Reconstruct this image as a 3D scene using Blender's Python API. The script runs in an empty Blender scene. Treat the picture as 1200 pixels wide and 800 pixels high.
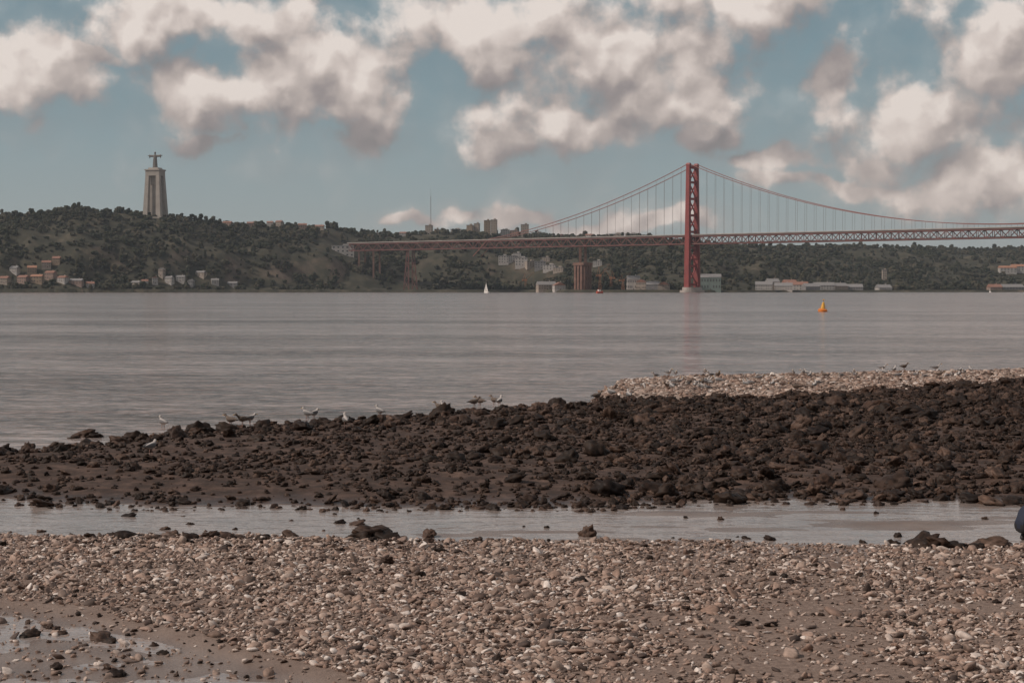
import bpy, bmesh, math, random
import numpy as np
from mathutils import Vector, Matrix, Euler
random.seed(7); rng=np.random.default_rng(11)
scene=bpy.context.scene
scene.view_settings.view_transform='Standard'; scene.view_settings.look='None'
scene.view_settings.exposure=0
CAMH=3.5; F=2000.0; P=math.atan(60/2000)
def ray(px,py):
    a=(px-600)/F; b=(400-py)/F
    return Vector((a, math.cos(P)+b*math.sin(P), -math.sin(P)+b*math.cos(P)))
def G(px,py,z=0.0):
    d=ray(px,py); k=(z-CAMH)/d.z
    return (d.x*k,d.y*k)
def W(px,py,Y):
    d=ray(px,py); k=Y/d.y
    return Vector((d.x*k,Y,CAMH+d.z*k))
# ---------------------------------------------------------------- noise
def _h(ix,iy,s):
    v=np.sin(ix*127.1+iy*311.7+s*74.7)*43758.5453
    return v-np.floor(v)
def vn(x,y,s=0):
    x=np.asarray(x,float);y=np.asarray(y,float)
    ix=np.floor(x);iy=np.floor(y);fx=x-ix;fy=y-iy
    fx=fx*fx*(3-2*fx);fy=fy*fy*(3-2*fy)
    a=_h(ix,iy,s);b=_h(ix+1,iy,s);c=_h(ix,iy+1,s);d=_h(ix+1,iy+1,s)
    return (a*(1-fx)+b*fx)*(1-fy)+(c*(1-fx)+d*fx)*fy
def fbm(x,y,o=4,s=0):
    t=0;a=.5;n=0
    for i in range(o):
        t=t+a*vn(x*2**i+i*3.7,y*2**i+i*9.1,s+i);n+=a;a*=.5
    return t/n
def sst(a,b,x):
    t=np.clip((x-a)/(b-a),0,1);return t*t*(3-2*t)
# ---------------------------------------------------------------- materials
def mat(name,col=(.5,.5,.5),rough=.7,spec=.5,metal=0,var=0.0,vscale=1.0,bump=0,bscale=5,coord='Object'):
    m=bpy.data.materials.new(name);m.use_nodes=True
    nt=m.node_tree;b=nt.nodes['Principled BSDF']
    b.inputs['Base Color'].default_value=(*col,1);b.inputs['Roughness'].default_value=rough
    b.inputs['Specular IOR Level'].default_value=spec;b.inputs['Metallic'].default_value=metal
    if var>0 or bump>0:
        tc=nt.nodes.new('ShaderNodeTexCoord')
    if var>0:
        n=nt.nodes.new('ShaderNodeTexNoise');n.inputs['Scale'].default_value=vscale;n.inputs['Detail'].default_value=6
        nt.links.new(tc.outputs[coord],n.inputs['Vector'])
        r=nt.nodes.new('ShaderNodeValToRGB')
        r.color_ramp.elements[0].position=.3;r.color_ramp.elements[1].position=.7
        r.color_ramp.elements[0].color=(*[c*(1-var) for c in col],1)
        r.color_ramp.elements[1].color=(*[min(1,c*(1+var)) for c in col],1)
        nt.links.new(n.outputs['Fac'],r.inputs['Fac']);nt.links.new(r.outputs['Color'],b.inputs['Base Color'])
    if bump>0:
        n=nt.nodes.new('ShaderNodeTexNoise');n.inputs['Scale'].default_value=bscale;n.inputs['Detail'].default_value=6
        nt.links.new(tc.outputs[coord],n.inputs['Vector'])
        bp=nt.nodes.new('ShaderNodeBump');bp.inputs['Strength'].default_value=bump
        nt.links.new(n.outputs['Fac'],bp.inputs['Height']);nt.links.new(bp.outputs['Normal'],b.inputs['Normal'])
    return m
def ramp_random_mat(name,cols,rough=.8,spec=.3,bump=.3,bscale=8,nmix=.35,nscale=3.0):
    m=bpy.data.materials.new(name);m.use_nodes=True
    nt=m.node_tree;L=nt.links.new;b=nt.nodes['Principled BSDF']
    b.inputs['Roughness'].default_value=rough;b.inputs['Specular IOR Level'].default_value=spec
    oi=nt.nodes.new('ShaderNodeObjectInfo');r=nt.nodes.new('ShaderNodeValToRGB')
    r.color_ramp.interpolation='LINEAR'
    el=r.color_ramp.elements
    while len(el)<len(cols): el.new(.5)
    for i,c in enumerate(cols):
        el[i].position=i/(len(cols)-1);el[i].color=(*c,1)
    L(oi.outputs['Random'],r.inputs['Fac'])
    tc=nt.nodes.new('ShaderNodeTexCoord');n=nt.nodes.new('ShaderNodeTexNoise')
    n.inputs['Scale'].default_value=nscale;n.inputs['Detail'].default_value=3
    L(tc.outputs['Object'],n.inputs['Vector'])
    mr=nt.nodes.new('ShaderNodeMapRange');mr.inputs[1].default_value=.3;mr.inputs[2].default_value=.7
    mr.inputs[3].default_value=1-nmix;mr.inputs[4].default_value=1+nmix
    L(n.outputs['Fac'],mr.inputs[0])
    mx=nt.nodes.new('ShaderNodeVectorMath');mx.operation='SCALE'
    L(r.outputs['Color'],mx.inputs[0]);L(mr.outputs[0],mx.inputs['Scale']);L(mx.outputs[0],b.inputs['Base Color'])
    if bump>0:
        n2=nt.nodes.new('ShaderNodeTexNoise');n2.inputs['Scale'].default_value=bscale;n2.inputs['Detail'].default_value=3
        L(tc.outputs['Object'],n2.inputs['Vector'])
        bp=nt.nodes.new('ShaderNodeBump');bp.inputs['Strength'].default_value=bump
        L(n2.outputs['Fac'],bp.inputs['Height']);L(bp.outputs['Normal'],b.inputs['Normal'])
    return m
# ---------------------------------------------------------------- mesh builder
class MB:
    def __init__(s): s.v=[];s.f=[];s.m=[]
    def add(s,vs,fs,mi=0):
        o=len(s.v);s.v+= [tuple(v) for v in vs]
        for f in fs: s.f.append(tuple(i+o for i in f));s.m.append(mi)
    def box(s,c,sz,mi=0,yaw=0,top=1.0):
        c=Vector(c);R=Matrix.Rotation(yaw,3,'Z');vs=[]
        for k in(-1,1):
            t=top if k>0 else 1
            for i,j in((-1,-1),(1,-1),(1,1),(-1,1)):
                vs.append(c+R@Vector((i*sz[0]/2*t,j*sz[1]/2*t,k*sz[2]/2)))
        s.add(vs,[(3,2,1,0),(4,5,6,7),(0,1,5,4),(1,2,6,5),(2,3,7,6),(3,0,4,7)],mi)
    def beam(s,p,q,w,h,mi=0,w2=None,h2=None,side=None):
        p=Vector(p);q=Vector(q);d=(q-p).normalized()
        if side is None:
            up=Vector((0,0,1)) if abs(d.z)<.95 else Vector((0,1,0))
            a=d.cross(up).normalized()
        else: a=Vector(side).normalized()
        b=a.cross(d).normalized();w2=w2 or w;h2=h2 or h;vs=[]
        for c,ww,hh in((p,w,h),(q,w2,h2)):
            for i,j in((-1,-1),(1,-1),(1,1),(-1,1)): vs.append(c+a*(i*ww/2)+b*(j*hh/2))
        s.add(vs,[(3,2,1,0),(4,5,6,7),(0,1,5,4),(1,2,6,5),(2,3,7,6),(3,0,4,7)],mi)
    def loft(s,st,n=12,mi=0,mis=None):
        o=len(s.v)
        for c,ru,rv,u,v in st:
            for k in range(n):
                a=2*math.pi*k/n
                s.v.append(tuple(Vector(c)+Vector(u)*ru*math.cos(a)+Vector(v)*rv*math.sin(a)))
        for i in range(len(st)-1):
            for k in range(n):
                k2=(k+1)%n
                s.f.append((o+i*n+k,o+i*n+k2,o+(i+1)*n+k2,o+(i+1)*n+k));s.m.append(mis[i] if mis else mi)
        s.f.append(tuple(o+k for k in range(n))[::-1]);s.m.append(mis[0] if mis else mi)
        s.f.append(tuple(o+(len(st)-1)*n+k for k in range(n)));s.m.append(mis[-1] if mis else mi)
    def obj(s,name,mats,parent=None,smooth=False,link=True):
        me=bpy.data.meshes.new(name);me.from_pydata(s.v,[],s.f)
        for m in mats: me.materials.append(m)
        me.polygons.foreach_set('material_index',s.m)
        if smooth: me.polygons.foreach_set('use_smooth',[True]*len(s.f))
        me.update();bm=bmesh.new();bm.from_mesh(me);bmesh.ops.recalc_face_normals(bm,faces=bm.faces);bm.to_mesh(me);bm.free()
        ob=bpy.data.objects.new(name,me)
        if link: scene.collection.objects.link(ob)
        if parent: ob.parent=parent
        return ob
def empty(name,loc=(0,0,0)):
    e=bpy.data.objects.new(name,None);scene.collection.objects.link(e);e.location=loc;return e
def grid_obj(name,X,Y,Z,mats,attrs={},smooth=True):
    ny,nx=X.shape
    co=np.stack([X,Y,Z],-1).reshape(-1,3).astype(np.float32)
    i=np.arange(ny*nx).reshape(ny,nx)
    q=np.stack([i[:-1,:-1],i[:-1,1:],i[1:,1:],i[1:,:-1]],-1).reshape(-1,4).astype(np.int32)
    me=bpy.data.meshes.new(name);me.vertices.add(len(co));me.vertices.foreach_set('co',co.ravel())
    me.loops.add(q.size);me.loops.foreach_set('vertex_index',q.ravel())
    me.polygons.add(len(q));me.polygons.foreach_set('loop_start',np.arange(0,q.size,4,dtype=np.int32))
    me.update(calc_edges=True)
    if smooth: me.polygons.foreach_set('use_smooth',np.ones(len(q),bool))
    for k,a in attrs.items():
        at=me.attributes.new(k,'FLOAT','POINT');at.data.foreach_set('value',np.asarray(a,np.float32).ravel())
    for m in mats: me.materials.append(m)
    ob=bpy.data.objects.new(name,me);scene.collection.objects.link(ob);return ob
def scatter(name,pts,scl,rot,idx,variants):
    col=bpy.data.collections.new(name+'_variants')
    for v in variants: col.objects.link(v)
    me=bpy.data.meshes.new(name);n=len(pts)
    me.vertices.add(n);me.vertices.foreach_set('co',np.asarray(pts,np.float32).ravel())
    a=me.attributes.new('scl','FLOAT_VECTOR','POINT');a.data.foreach_set('vector',np.asarray(scl,np.float32).ravel())
    a=me.attributes.new('rot','FLOAT_VECTOR','POINT');a.data.foreach_set('vector',np.asarray(rot,np.float32).ravel())
    a=me.attributes.new('idx','INT','POINT');a.data.foreach_set('value',np.asarray(idx,np.int32))
    ob=bpy.data.objects.new(name,me);scene.collection.objects.link(ob)
    g=bpy.data.node_groups.new(name+'_scatter','GeometryNodeTree')
    g.interface.new_socket('Geometry',in_out='INPUT',socket_type='NodeSocketGeometry')
    g.interface.new_socket('Geometry',in_out='OUTPUT',socket_type='NodeSocketGeometry')
    N=g.nodes.new;L=g.links.new
    gi=N('NodeGroupInput');go=N('NodeGroupOutput');ip=N('GeometryNodeInstanceOnPoints')
    ci=N('GeometryNodeCollectionInfo');ci.inputs['Collection'].default_value=col
    ci.inputs['Separate Children'].default_value=True;ci.inputs['Reset Children'].default_value=True
    def na(nm,t):
        x=N('GeometryNodeInputNamedAttribute');x.data_type=t;x.inputs['Name'].default_value=nm
        return [o for o in x.outputs if o.enabled and o.name=='Attribute'][0]
    er=N('FunctionNodeEulerToRotation')
    L(gi.outputs[0],ip.inputs['Points']);L(ci.outputs[0],ip.inputs['Instance'])
    ip.inputs['Pick Instance'].default_value=True
    L(na('idx','INT'),ip.inputs['Instance Index']);L(na('rot','FLOAT_VECTOR'),er.inputs[0]);L(er.outputs[0],ip.inputs['Rotation'])
    L(na('scl','FLOAT_VECTOR'),ip.inputs['Scale']);L(ip.outputs[0],go.inputs[0])
    md=ob.modifiers.new('scatter','NODES');md.node_group=g
    return ob
def lump(name,m,sub=3,amp=.35,sc=1.3,seed=0,flat=1.0,facet=0.0,smooth=True):
    bm=bmesh.new();bmesh.ops.create_icosphere(bm,subdivisions=sub,radius=1)
    from mathutils import noise
    off=Vector((seed*7.3,seed*3.1,seed*5.7))
    for v in bm.verts:
        n=v.co.normalized()
        k=1+amp*noise.noise(n*sc+off)+amp*.5*noise.noise(n*sc*2.3+off*2)+amp*.3*noise.noise(n*sc*5+off)
        if facet>0:
            c=noise.cell_vector(n*sc*1.2+off); k+=facet*(c.x-.5)
        v.co=n*k; v.co.z*=flat
    me=bpy.data.meshes.new(name);bm.to_mesh(me);bm.free();me.materials.append(m)
    if smooth: me.polygons.foreach_set('use_smooth',[True]*len(me.polygons))
    return bpy.data.objects.new(name,me)
# ================================================================ GROUND LAYOUT
def poly(l): 
    a=np.array([G(*p) for p in l]);return a[:,0],a[:,1]
BX,BY=poly([(-150,535),(0,529),(100,525),(180,513),(260,503),(350,498),(450,493),(550,483),(620,479),(690,473),(706,457),(730,446),(800,441),(1000,437),(1200,433),(1400,430)])
RX,RY=poly([(-150,535),(0,529),(100,525),(180,513),(260,503),(350,498),(450,493),(550,483),(620,479),(690,475),(750,474),(800,474),(900,471),(1000,465),(1100,458),(1200,450),(1400,445)])
LX,LY=poly([(-150,575),(0,580),(60,592),(200,596),(320,592),(500,592),(700,592),(850,588),(1000,587),(1100,583),(1200,590),(1400,600)])
CX,CY=poly([(-150,620),(0,624),(150,630),(300,627),(450,634),(600,632),(800,636),(1000,640),(1200,642),(1400,645)])
WX,WY=poly([(-200,705),(0,712),(120,718),(220,748),(350,788),(450,812),(560,850)])
fB=lambda x:np.interp(x,BX,BY)
fR=lambda x:np.interp(x,RX,RY)
fL=lambda x:np.interp(x,LX,LY)
fC=lambda x:np.interp(x,CX,CY)
fW=lambda x:np.interp(x,WX,WY,right=-50)
def ground(x,y):
    w1=(fbm(x*.45,y*.45,4,3)-.5)
    sB=fB(x)-y+w1*2.6; sL=y-fL(x)+w1*1.6; sC=fC(x)-y+w1*1.6; sW=fW(x)-y+w1*.9
    n=fbm(x*1.1,y*1.1,4,9)-.5
    n2=fbm(x*4,y*4,3,5)-.5
    stp=fbm(x*.35+2,y*1.6,4,61)-.5
    band=.01+.13*sst(0,4,np.minimum(sL,sB))+n*.12*sst(0,2,np.minimum(sL,sB))+n2*.03
    river=-.02-.06*np.clip(-sB,0,30)
    chan=-.010+stp*.085+.010*n2-.015*sst(.1,-.15,x/np.maximum(y,5))
    grav=.006+.06*sst(0,3.5,sC)+n*.035+n2*.012
    wet=-.002+n*.04+n2*.015+stp*.03
    z=np.where(sL>0,np.where(sB>0,band,river),np.where(sC>0,np.where(sW>0,grav+(wet-grav)*sst(0,.6,sW),grav),chan))
    return z,sL,sB,sC,sW,w1
def axis(lo,hi,st,far,g=1.25):
    c=list(np.arange(lo,hi,st));s=st
    r=[];v=c[-1]
    while v<far: s*=g;v+=s;r.append(v)
    l=[];v=c[0];s=st
    while v>-far: s*=g;v-=s;l.append(v)
    return np.array(l[::-1]+c+r)
xs=axis(-24,28,.12,9000);ys=axis(12,82,.10,9000)
ys=ys[ys>-300]
X,Y=np.meshgrid(xs,ys)
Z,sL,sB,sC,sW,w1=ground(X,Y)
sR=fR(X)-Y+w1*1.5
AR=sst(-.3,.3,sL)*sst(-.6,.3,sR);AS=sst(-.5,.5,-sR)*sst(-1,.5,sL);AG=sst(-.2,.5,sC)*(1-sst(-.2,.4,sW))
Z=Z+np.clip(8-Y,0,300)*.03
Z=np.maximum(Z,-4)

gm=bpy.data.materials.new('shore_ground_material');gm.use_nodes=True
nt=gm.node_tree;L=nt.links.new;N=nt.nodes.new;b=nt.nodes['Principled BSDF']
def attr(n):
    a=N('ShaderNodeAttribute');a.attribute_name=n;return a.outputs['Fac']
geo=N('ShaderNodeNewGeometry')
def noise_n(sc,det=6,src=None,rough=.55):
    n=N('ShaderNodeTexNoise');n.inputs['Scale'].default_value=sc;n.inputs['Detail'].default_value=det;n.inputs['Roughness'].default_value=rough
    L(src or geo.outputs['Position'],n.inputs['Vector']);return n.outputs['Fac']
def ramp(fac,stops):
    r=N('ShaderNodeValToRGB');el=r.color_ramp.elements
    while len(el)<len(stops): el.new(.5)
    for i,(p,c) in enumerate(stops): el[i].position=p;el[i].color=(*c,1)
    L(fac,r.inputs['Fac']);return r.outputs['Color']
def mix(f,a,c):
    m=N('ShaderNodeMix');m.data_type='RGBA'
    L(f,m.inputs[0]);L(a,m.inputs[6]);L(c,m.inputs[7]);return m.outputs[2]
wetsand=ramp(noise_n(1.2),[(.35,(.165,.115,.092)),(.65,(.24,.178,.147))])
mud=ramp(noise_n(2.5,7,rough=.7),[(.3,(.020,.011,.007)),(.5,(.060,.034,.024)),(.72,(.14,.085,.063))])
sand=ramp(noise_n(6,6,rough=.7),[(.3,(.19,.135,.105)),(.7,(.36,.27,.22))])
gs=ramp(noise_n(14,6,rough=.75),[(.3,(.105,.068,.052)),(.5,(.205,.142,.112)),(.72,(.32,.235,.192))])
c=mix(attr('grav'),wetsand,gs);c=mix(attr('rock'),c,mud);c=mix(attr('sandbar'),c,sand)
L(c,b.inputs['Base Color']);b.inputs['Specular IOR Level'].default_value=.4
sp=N('ShaderNodeSeparateXYZ');L(geo.outputs['Position'],sp.inputs[0])
mr=N('ShaderNodeMapRange');mr.inputs[1].default_value=.0;mr.inputs[2].default_value=.05;mr.inputs[3].default_value=.22;mr.inputs[4].default_value=.9
L(sp.outputs['Z'],mr.inputs[0]);L(mr.outputs[0],b.inputs['Roughness'])
bp=N('ShaderNodeBump');bp.inputs['Strength'].default_value=.6;bp.inputs['Distance'].default_value=.03
L(noise_n(22,6,rough=.7),bp.inputs['Height']);L(bp.outputs['Normal'],b.inputs['Normal'])
grid_obj('ground',X,Y,Z,[gm],{'rock':AR,'sandbar':AS,'grav':AG})

# ================================================================ WATER
def water_mat(name,base,rough,layers,streak=False):
    m=bpy.data.materials.new(name);m.use_nodes=True
    nt=m.node_tree;L=nt.links.new;N=nt.nodes.new;b=nt.nodes['Principled BSDF']
    b.inputs['Roughness'].default_value=rough;b.inputs['IOR'].default_value=1.33
    geo=N('ShaderNodeNewGeometry');h=None;outs=[]
    for sc,st,amp in layers:
        mp=N('ShaderNodeMapping');mp.inputs['Scale'].default_value=(sc*st[0],sc*st[1],sc)
        mp.inputs['Rotation'].default_value=(0,0,.12)
        L(geo.outputs['Position'],mp.inputs[0])
        n=N('ShaderNodeTexNoise');n.inputs['Scale'].default_value=1;n.inputs['Detail'].default_value=3;n.inputs['Distortion'].default_value=.3
        L(mp.outputs[0],n.inputs['Vector']);outs.append(n.outputs['Fac'])
        mu=N('ShaderNodeMath');mu.operation='MULTIPLY_ADD';mu.inputs[1].default_value=amp
        L(n.outputs['Fac'],mu.inputs[0])
        if h is not None: L(h,mu.inputs[2])
        else: mu.inputs[2].default_value=0
        h=mu.outputs[0]
    bp=N('ShaderNodeBump');bp.inputs['Strength'].default_value=1;bp.inputs['Distance'].default_value=1
    L(h,bp.inputs['Height']);L(bp.outputs['Normal'],b.inputs['Normal'])
    mp=N('ShaderNodeMapping');mp.inputs['Scale'].default_value=(.012,.045,1) if streak else (.6,1.8,1)
    L(geo.outputs['Position'],mp.inputs[0])
    n=N('ShaderNodeTexNoise');n.inputs['Scale'].default_value=1;n.inputs['Detail'].default_value=6;n.inputs['Roughness'].default_value=.66
    L(mp.outputs[0],n.inputs['Vector']);f=n.outputs['Fac']
    if streak:
        for o_,k_ in((outs[0],.25),(outs[1],.60),(outs[2],.85),(outs[3],.35)):  # ripple light and shade painted into base colour: crests lighter, troughs darker
            ma=N('ShaderNodeMath');ma.operation='MULTIPLY_ADD';ma.inputs[1].default_value=k_
            su=N('ShaderNodeMath');su.operation='SUBTRACT';su.inputs[1].default_value=.5;L(o_,su.inputs[0])
            L(su.outputs[0],ma.inputs[0]);L(f,ma.inputs[2]);f=ma.outputs[0]
    r=N('ShaderNodeValToRGB');r.color_ramp.elements[0].position=.30;r.color_ramp.elements[1].position=.70
    lo,hi=(.45,1.75) if streak else (.75,1.3)
    r.color_ramp.elements[0].color=(*[k*lo for k in base],1);r.color_ramp.elements[1].color=(*[k*hi for k in base],1)
    L(f,r.inputs['Fac']);L(r.outputs['Color'],b.inputs['Base Color'])
    if streak:
        bs=N('ShaderNodeMapRange');bs.inputs[1].default_value=.35;bs.inputs[2].default_value=.65;bs.inputs[3].default_value=1.0;bs.inputs[4].default_value=.35
        L(n.outputs['Fac'],bs.inputs[0]);L(bs.outputs[0],bp.inputs['Strength'])
    return m
rm=water_mat('river_water_material',(.235,.185,.165),.12,[(.12,(1,1.5),1.5),(.5,(1,1.5),.50),(1.9,(1,1.4),.19),(6,(1,1.3),.035)],True)
cm=water_mat('channel_water_material',(.28,.225,.20),.07,[(1.5,(1,2.4),.022),(7,(1,2),.006)])
def midline(x): return np.maximum(fL(x)+2.0,fL(x)+.3*(fB(x)-fL(x)))
xr=axis(-24,28,1.0,9000)
tt=np.concatenate([[0],np.geomspace(.002,1,40)])
XX=np.tile(xr,(len(tt),1));Y0=midline(xr);YY=Y0[None]+(9000-Y0[None])*tt[:,None]
grid_obj('river_water',XX,YY,np.zeros_like(XX),[rm])
tt=np.linspace(0,1,12);XX=np.tile(xr,(12,1));YY=-6+(Y0[None]+6)*tt[:,None]
grid_obj('tidal_channel_water',XX,YY,np.zeros_like(XX),[cm])

# ================================================================ ROCKS & PEBBLES
rockm=ramp_random_mat('seaweed_rock_material',[(.012,.006,.004),(.030,.016,.010),(.018,.010,.006),(.055,.030,.020),(.022,.012,.008),(.10,.060,.043),(.03,.017,.011),(.016,.009,.006)],rough=.62,spec=.22,bump=1,bscale=5,nmix=.55,nscale=2.5)
rv=[lump('rock_shape_%d'%i,rockm,3,.6,1.8,i+1,.68,.14) for i in range(8)]
pts=[];scl=[];rot=[]
def addrocks(n,xr,yr,rfun,acc,sink=.2):
    x=rng.uniform(*xr,n);y=rng.uniform(*yr,n)
    k=acc(x,y)>rng.random(n);x=x[k];y=y[k]
    z=ground(x,y)[0];r=rfun(len(x))
    s=np.stack([r*rng.uniform(.8,1.4,len(x)),r*rng.uniform(.7,1.1,len(x)),r*rng.uniform(.6,1.05,len(x))],-1)
    pts.append(np.stack([x,y,z+r*(.45-sink)],-1));scl.append(s)
    rot.append(np.stack([rng.normal(0,.35,len(x)),rng.normal(0,.35,len(x)),rng.uniform(0,6.28,len(x))],-1))
def inband(x,y,e=0):
    w=(fbm(x*.45,y*.45,4,3)-.5)
    return np.minimum(y-fL(x)+w*1.6+e,fR(x)-y+w*1.5+e)
def acc_big(x,y):
    s=inband(x,y,.3);u=(y-fL(x))/(fR(x)-fL(x))
    px=x/y
    right=sst(-.1,.12,px)
    cl=sst(.42,.6,fbm(x*.35,y*.35,3,21))
    d=np.clip(.05+.8*sst(.55,.95,u)+right*.75,0,1)*(.25+.75*cl)
    d=np.maximum(d,sst(.82,.94,u)*.9)
    return np.where(s>0,d,0)
def acc_small(x,y):
    s=inband(x,y,.6);return np.where(s>0,.25+.6*sst(.4,.55,fbm(x*.8,y*.8,3,41))+.3*sst(-.05,.12,x/y),0)
addrocks(30000,(-22,30),(25,76),lambda n:np.clip(rng.lognormal(math.log(.082),.45,n),.04,.28),acc_big)
addrocks(95000,(-22,30),(25,76),lambda n:np.clip(rng.lognormal(math.log(.036),.45,n),.015,.10),acc_small)
addrocks(1100,(-10,11),(23,30),lambda n:np.clip(rng.lognormal(math.log(.05),.5,n),.02,.16),lambda x,y:np.where((y>fC(x)-.3)&(y<fL(x)+.5),.08+.9*sst(1.3,0,fL(x)-y)*.6,0))
addrocks(5200,(-9,9),(13,26),lambda n:np.clip(rng.lognormal(math.log(.022),.5,n),.012,.09),lambda x,y:np.where(y<fC(x),.14+.86*np.exp(-((fC(x)-y-.3)/.9)**2)*sst(.16,-.08,x/y)+.5*np.where(y<fW(x)+.4,1,0)*sst(.45,.6,fbm(x*2,y*2,2,8)),0))
hero=[(437,628,.25),(422,632,.17),(453,630,.19),(340,629,.12),(247,629,.13),(222,633,.14),(200,630,.11),(270,631,.12),(150,630,.15),(130,628,.12),(105,630,.1),(310,632,.1),(180,633,.1),(470,632,.1),(560,634,.08),
(1083,640,.24),(1100,641,.2),(1068,637,.13),(1115,642,.15),(1047,636,.1),(1160,640,.2),(1145,643,.12),(1175,639,.13),
(857,588,.28),(884,585,.17),(1000,584,.22),(990,588,.14),(870,583,.2),(1140,588,.22),(1160,590,.24),(1185,590,.2),(680,688,.09),(98,511,.30),(112,512,.2),(88,513,.16),(140,519,.2),
(118,748,.12),(128,752,.07),(135,792,.08),(30,746,.06),(520,596,.12),(610,594,.12),(340,610,.05),(170,615,.05),(700,593,.13),(730,594,.1),(640,595,.1),(560,596,.1),(745,714,.06),(1120,668,.05),(425,610,.06),(388,640,.07),(372,636,.06)]
for px,py,r in hero:
    r*=.88
    x,y=G(px,py);z=float(ground(np.array([x]),np.array([y]))[0][0])
    pts.append(np.array([[x,y,max(z,-.05)+r*.15]]));scl.append(np.array([[r*1.3,r,r*.75]]));rot.append(np.array([[rng.normal(0,.2),rng.normal(0,.2),rng.uniform(0,6.28)]]))
pts=np.concatenate(pts);scl=np.concatenate(scl);rot=np.concatenate(rot)
scatter('dark_rocks',pts,scl,rot,rng.integers(0,8,len(pts)),rv)

pc=[(.125,.076,.056),(.34,.235,.185),(.23,.145,.108),(.46,.36,.30),(.30,.195,.15),(.075,.048,.038),(.38,.275,.22),(.66,.57,.51),(.26,.18,.14),(.16,.112,.09),(.05,.033,.027),(.33,.23,.185)]
pebm=ramp_random_mat('pebble_material',pc,rough=.75,spec=.3,bump=0,nmix=.3,nscale=1.5)
pv=[lump('pebble_shape_%d'%i,pebm,2,.5,1.2,i+31,.5,.14) for i in range(8)]
n=300000
x=rng.uniform(-9.5,9.5,n);y=rng.uniform(12.8,25.5,n)
w=(fbm(x*.45,y*.45,4,3)-.5)
inside=(fC(x)-y+w*1.6>0)
q=x/y
dens=.22+.78*sst(.33,.58,fbm(x*.9,y*.9,4,77))
sandy=sst(.0,.2,q)*sst(22.5,18,y)
dens=dens*(1-.85*sandy*sst(.36,.52,fbm(x*.7+5,y*1.2,3,14)))
dens*=1-.6*sst(.06,.28,q)*sst(.4,.58,fbm(x*.5,y*2,3,99))
dens=np.where(y<fW(x)+w*.9,.05,dens)
k=inside&(rng.random(n)<dens);x=x[k];y=y[k];n=len(x)
r=np.clip(rng.lognormal(math.log(.0155),.50,n),.006,.075)
z=ground(x,y)[0]
P1=np.stack([x,y,z+r*.25],-1);S1=np.stack([r*rng.uniform(.9,1.6,n),r*rng.uniform(.7,1.1,n),r*rng.uniform(.6,1.3,n)],-1)
R1=np.stack([rng.normal(0,.4,n),rng.normal(0,.4,n),rng.uniform(0,6.28,n)],-1)
scatter('beach_pebbles',P1,S1,R1,rng.integers(0,8,n),pv)
n=30000
x=rng.uniform(2,32,n);y=rng.uniform(54,82,n);w=(fbm(x*.45,y*.45,4,3)-.5)
k=(fB(x)-y+w*2.6>-.2)&(fR(x)-y+w*1.5<.5);x=x[k];y=y[k];n=len(x)
r=np.clip(rng.lognormal(math.log(.045),.4,n),.02,.13);z=ground(x,y)[0]
pv2=[lump('sandbar_stone_%d'%i,pebm,2,.45,1.1,i+61,.5,.12) for i in range(5)]
scatter('sandbar_stones',np.stack([x,y,z+r*.15],-1),np.stack([r*1.2,r,r],-1),np.stack([rng.normal(0,.3,n),rng.normal(0,.3,n),rng.uniform(0,6.28,n)],-1),rng.integers(0,5,n),pv2)

# ================================================================ FAR SHORE TERRAIN
pk=np.array([-1200,-500,-150,0,30,60,90,120,160,183,210,240,270,330,380,420,450,500,540,600,650,700,760,800,850,900,1000,1100,1200,1350,1700,2600],float)
ry=np.array([262,266,260,257,255,251,246,248,253,254,256,261,267,268,269,272,275,274,273,276,279,280,281,284,290,292,291,293,294,296,296,300],float)
rd=np.array([3300,3200,3050,3000,3000,3000,3000,3000,3000,3000,3020,3050,3100,3150,3200,3300,3350,3400,3450,3500,3500,3500,3500,3500,3500,3600,3800,4000,4200,4300,4300,4300],float)
sk=np.array([-1200,-300,0,150,300,480,600,660,700,790,830,900,1000,1200,1500,2600],float)
sd=np.array([2500,2560,2600,2680,2800,2945,2900,2705,2690,2665,2700,2850,2950,3050,3000,2900],float)
def terr(pxv,D):
    D=np.asarray(D,float);pxv=np.asarray(pxv,float)
    wx=(pxv-600)/F*D
    Ds=np.interp(pxv,sk,sd)+(fbm(wx/90,D*0+1,3,55)-.5)*40
    Dr=np.interp(pxv,pk,rd)
    zr=(340-np.interp(pxv,pk,ry))/F*Dr+CAMH
    t=(D-Ds)/(Dr-Ds)
    lo=.38+.12*sst(700,500,pxv)
    f=.04*sst(-.01,.01,t)+lo*sst(.04+.06*fbm(wx/120,D*0,2,66),.42,t)+(.96-lo)*sst(.25,1,t)
    n1=fbm(wx/170+.35*D/170,D/170,5,12)-.5
    n2=fbm(wx/45,D/60,4,18)-.5
    gul=np.abs(fbm(wx/110,D/260,3,31)-.5)*2
    m=sst(.06,.3,t)
    fall=np.where(t>1,1-.25*np.clip(t-1,0,1),1)
    z=zr*f*fall+m*(n1*34*(1-.75*sst(.7,1,t))+n2*12-(.28-gul)*34*sst(.95,.4,t)*sst(.06,.2,t))
    z=np.where(t<0,-3,np.maximum(z,2.0))
    return z
pxs=np.concatenate([np.arange(-1200,-100,14),np.arange(-100,1300,3.0),np.arange(1300,2600,14)])
Ds=np.concatenate([np.arange(2440,3700,9),np.arange(3700,5200,60)])
PX,DD=np.meshgrid(pxs,Ds)
HZ=terr(PX,DD);HX=(PX-600)/F*DD
hm=bpy.data.materials.new('hillside_material');hm.use_nodes=True
nt=hm.node_tree;L=nt.links.new;N=nt.nodes.new;b=nt.nodes['Principled BSDF'];geo=N('ShaderNodeNewGeometry')
b.inputs['Roughness'].default_value=1;b.inputs['Specular IOR Level'].default_value=.1
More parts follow.
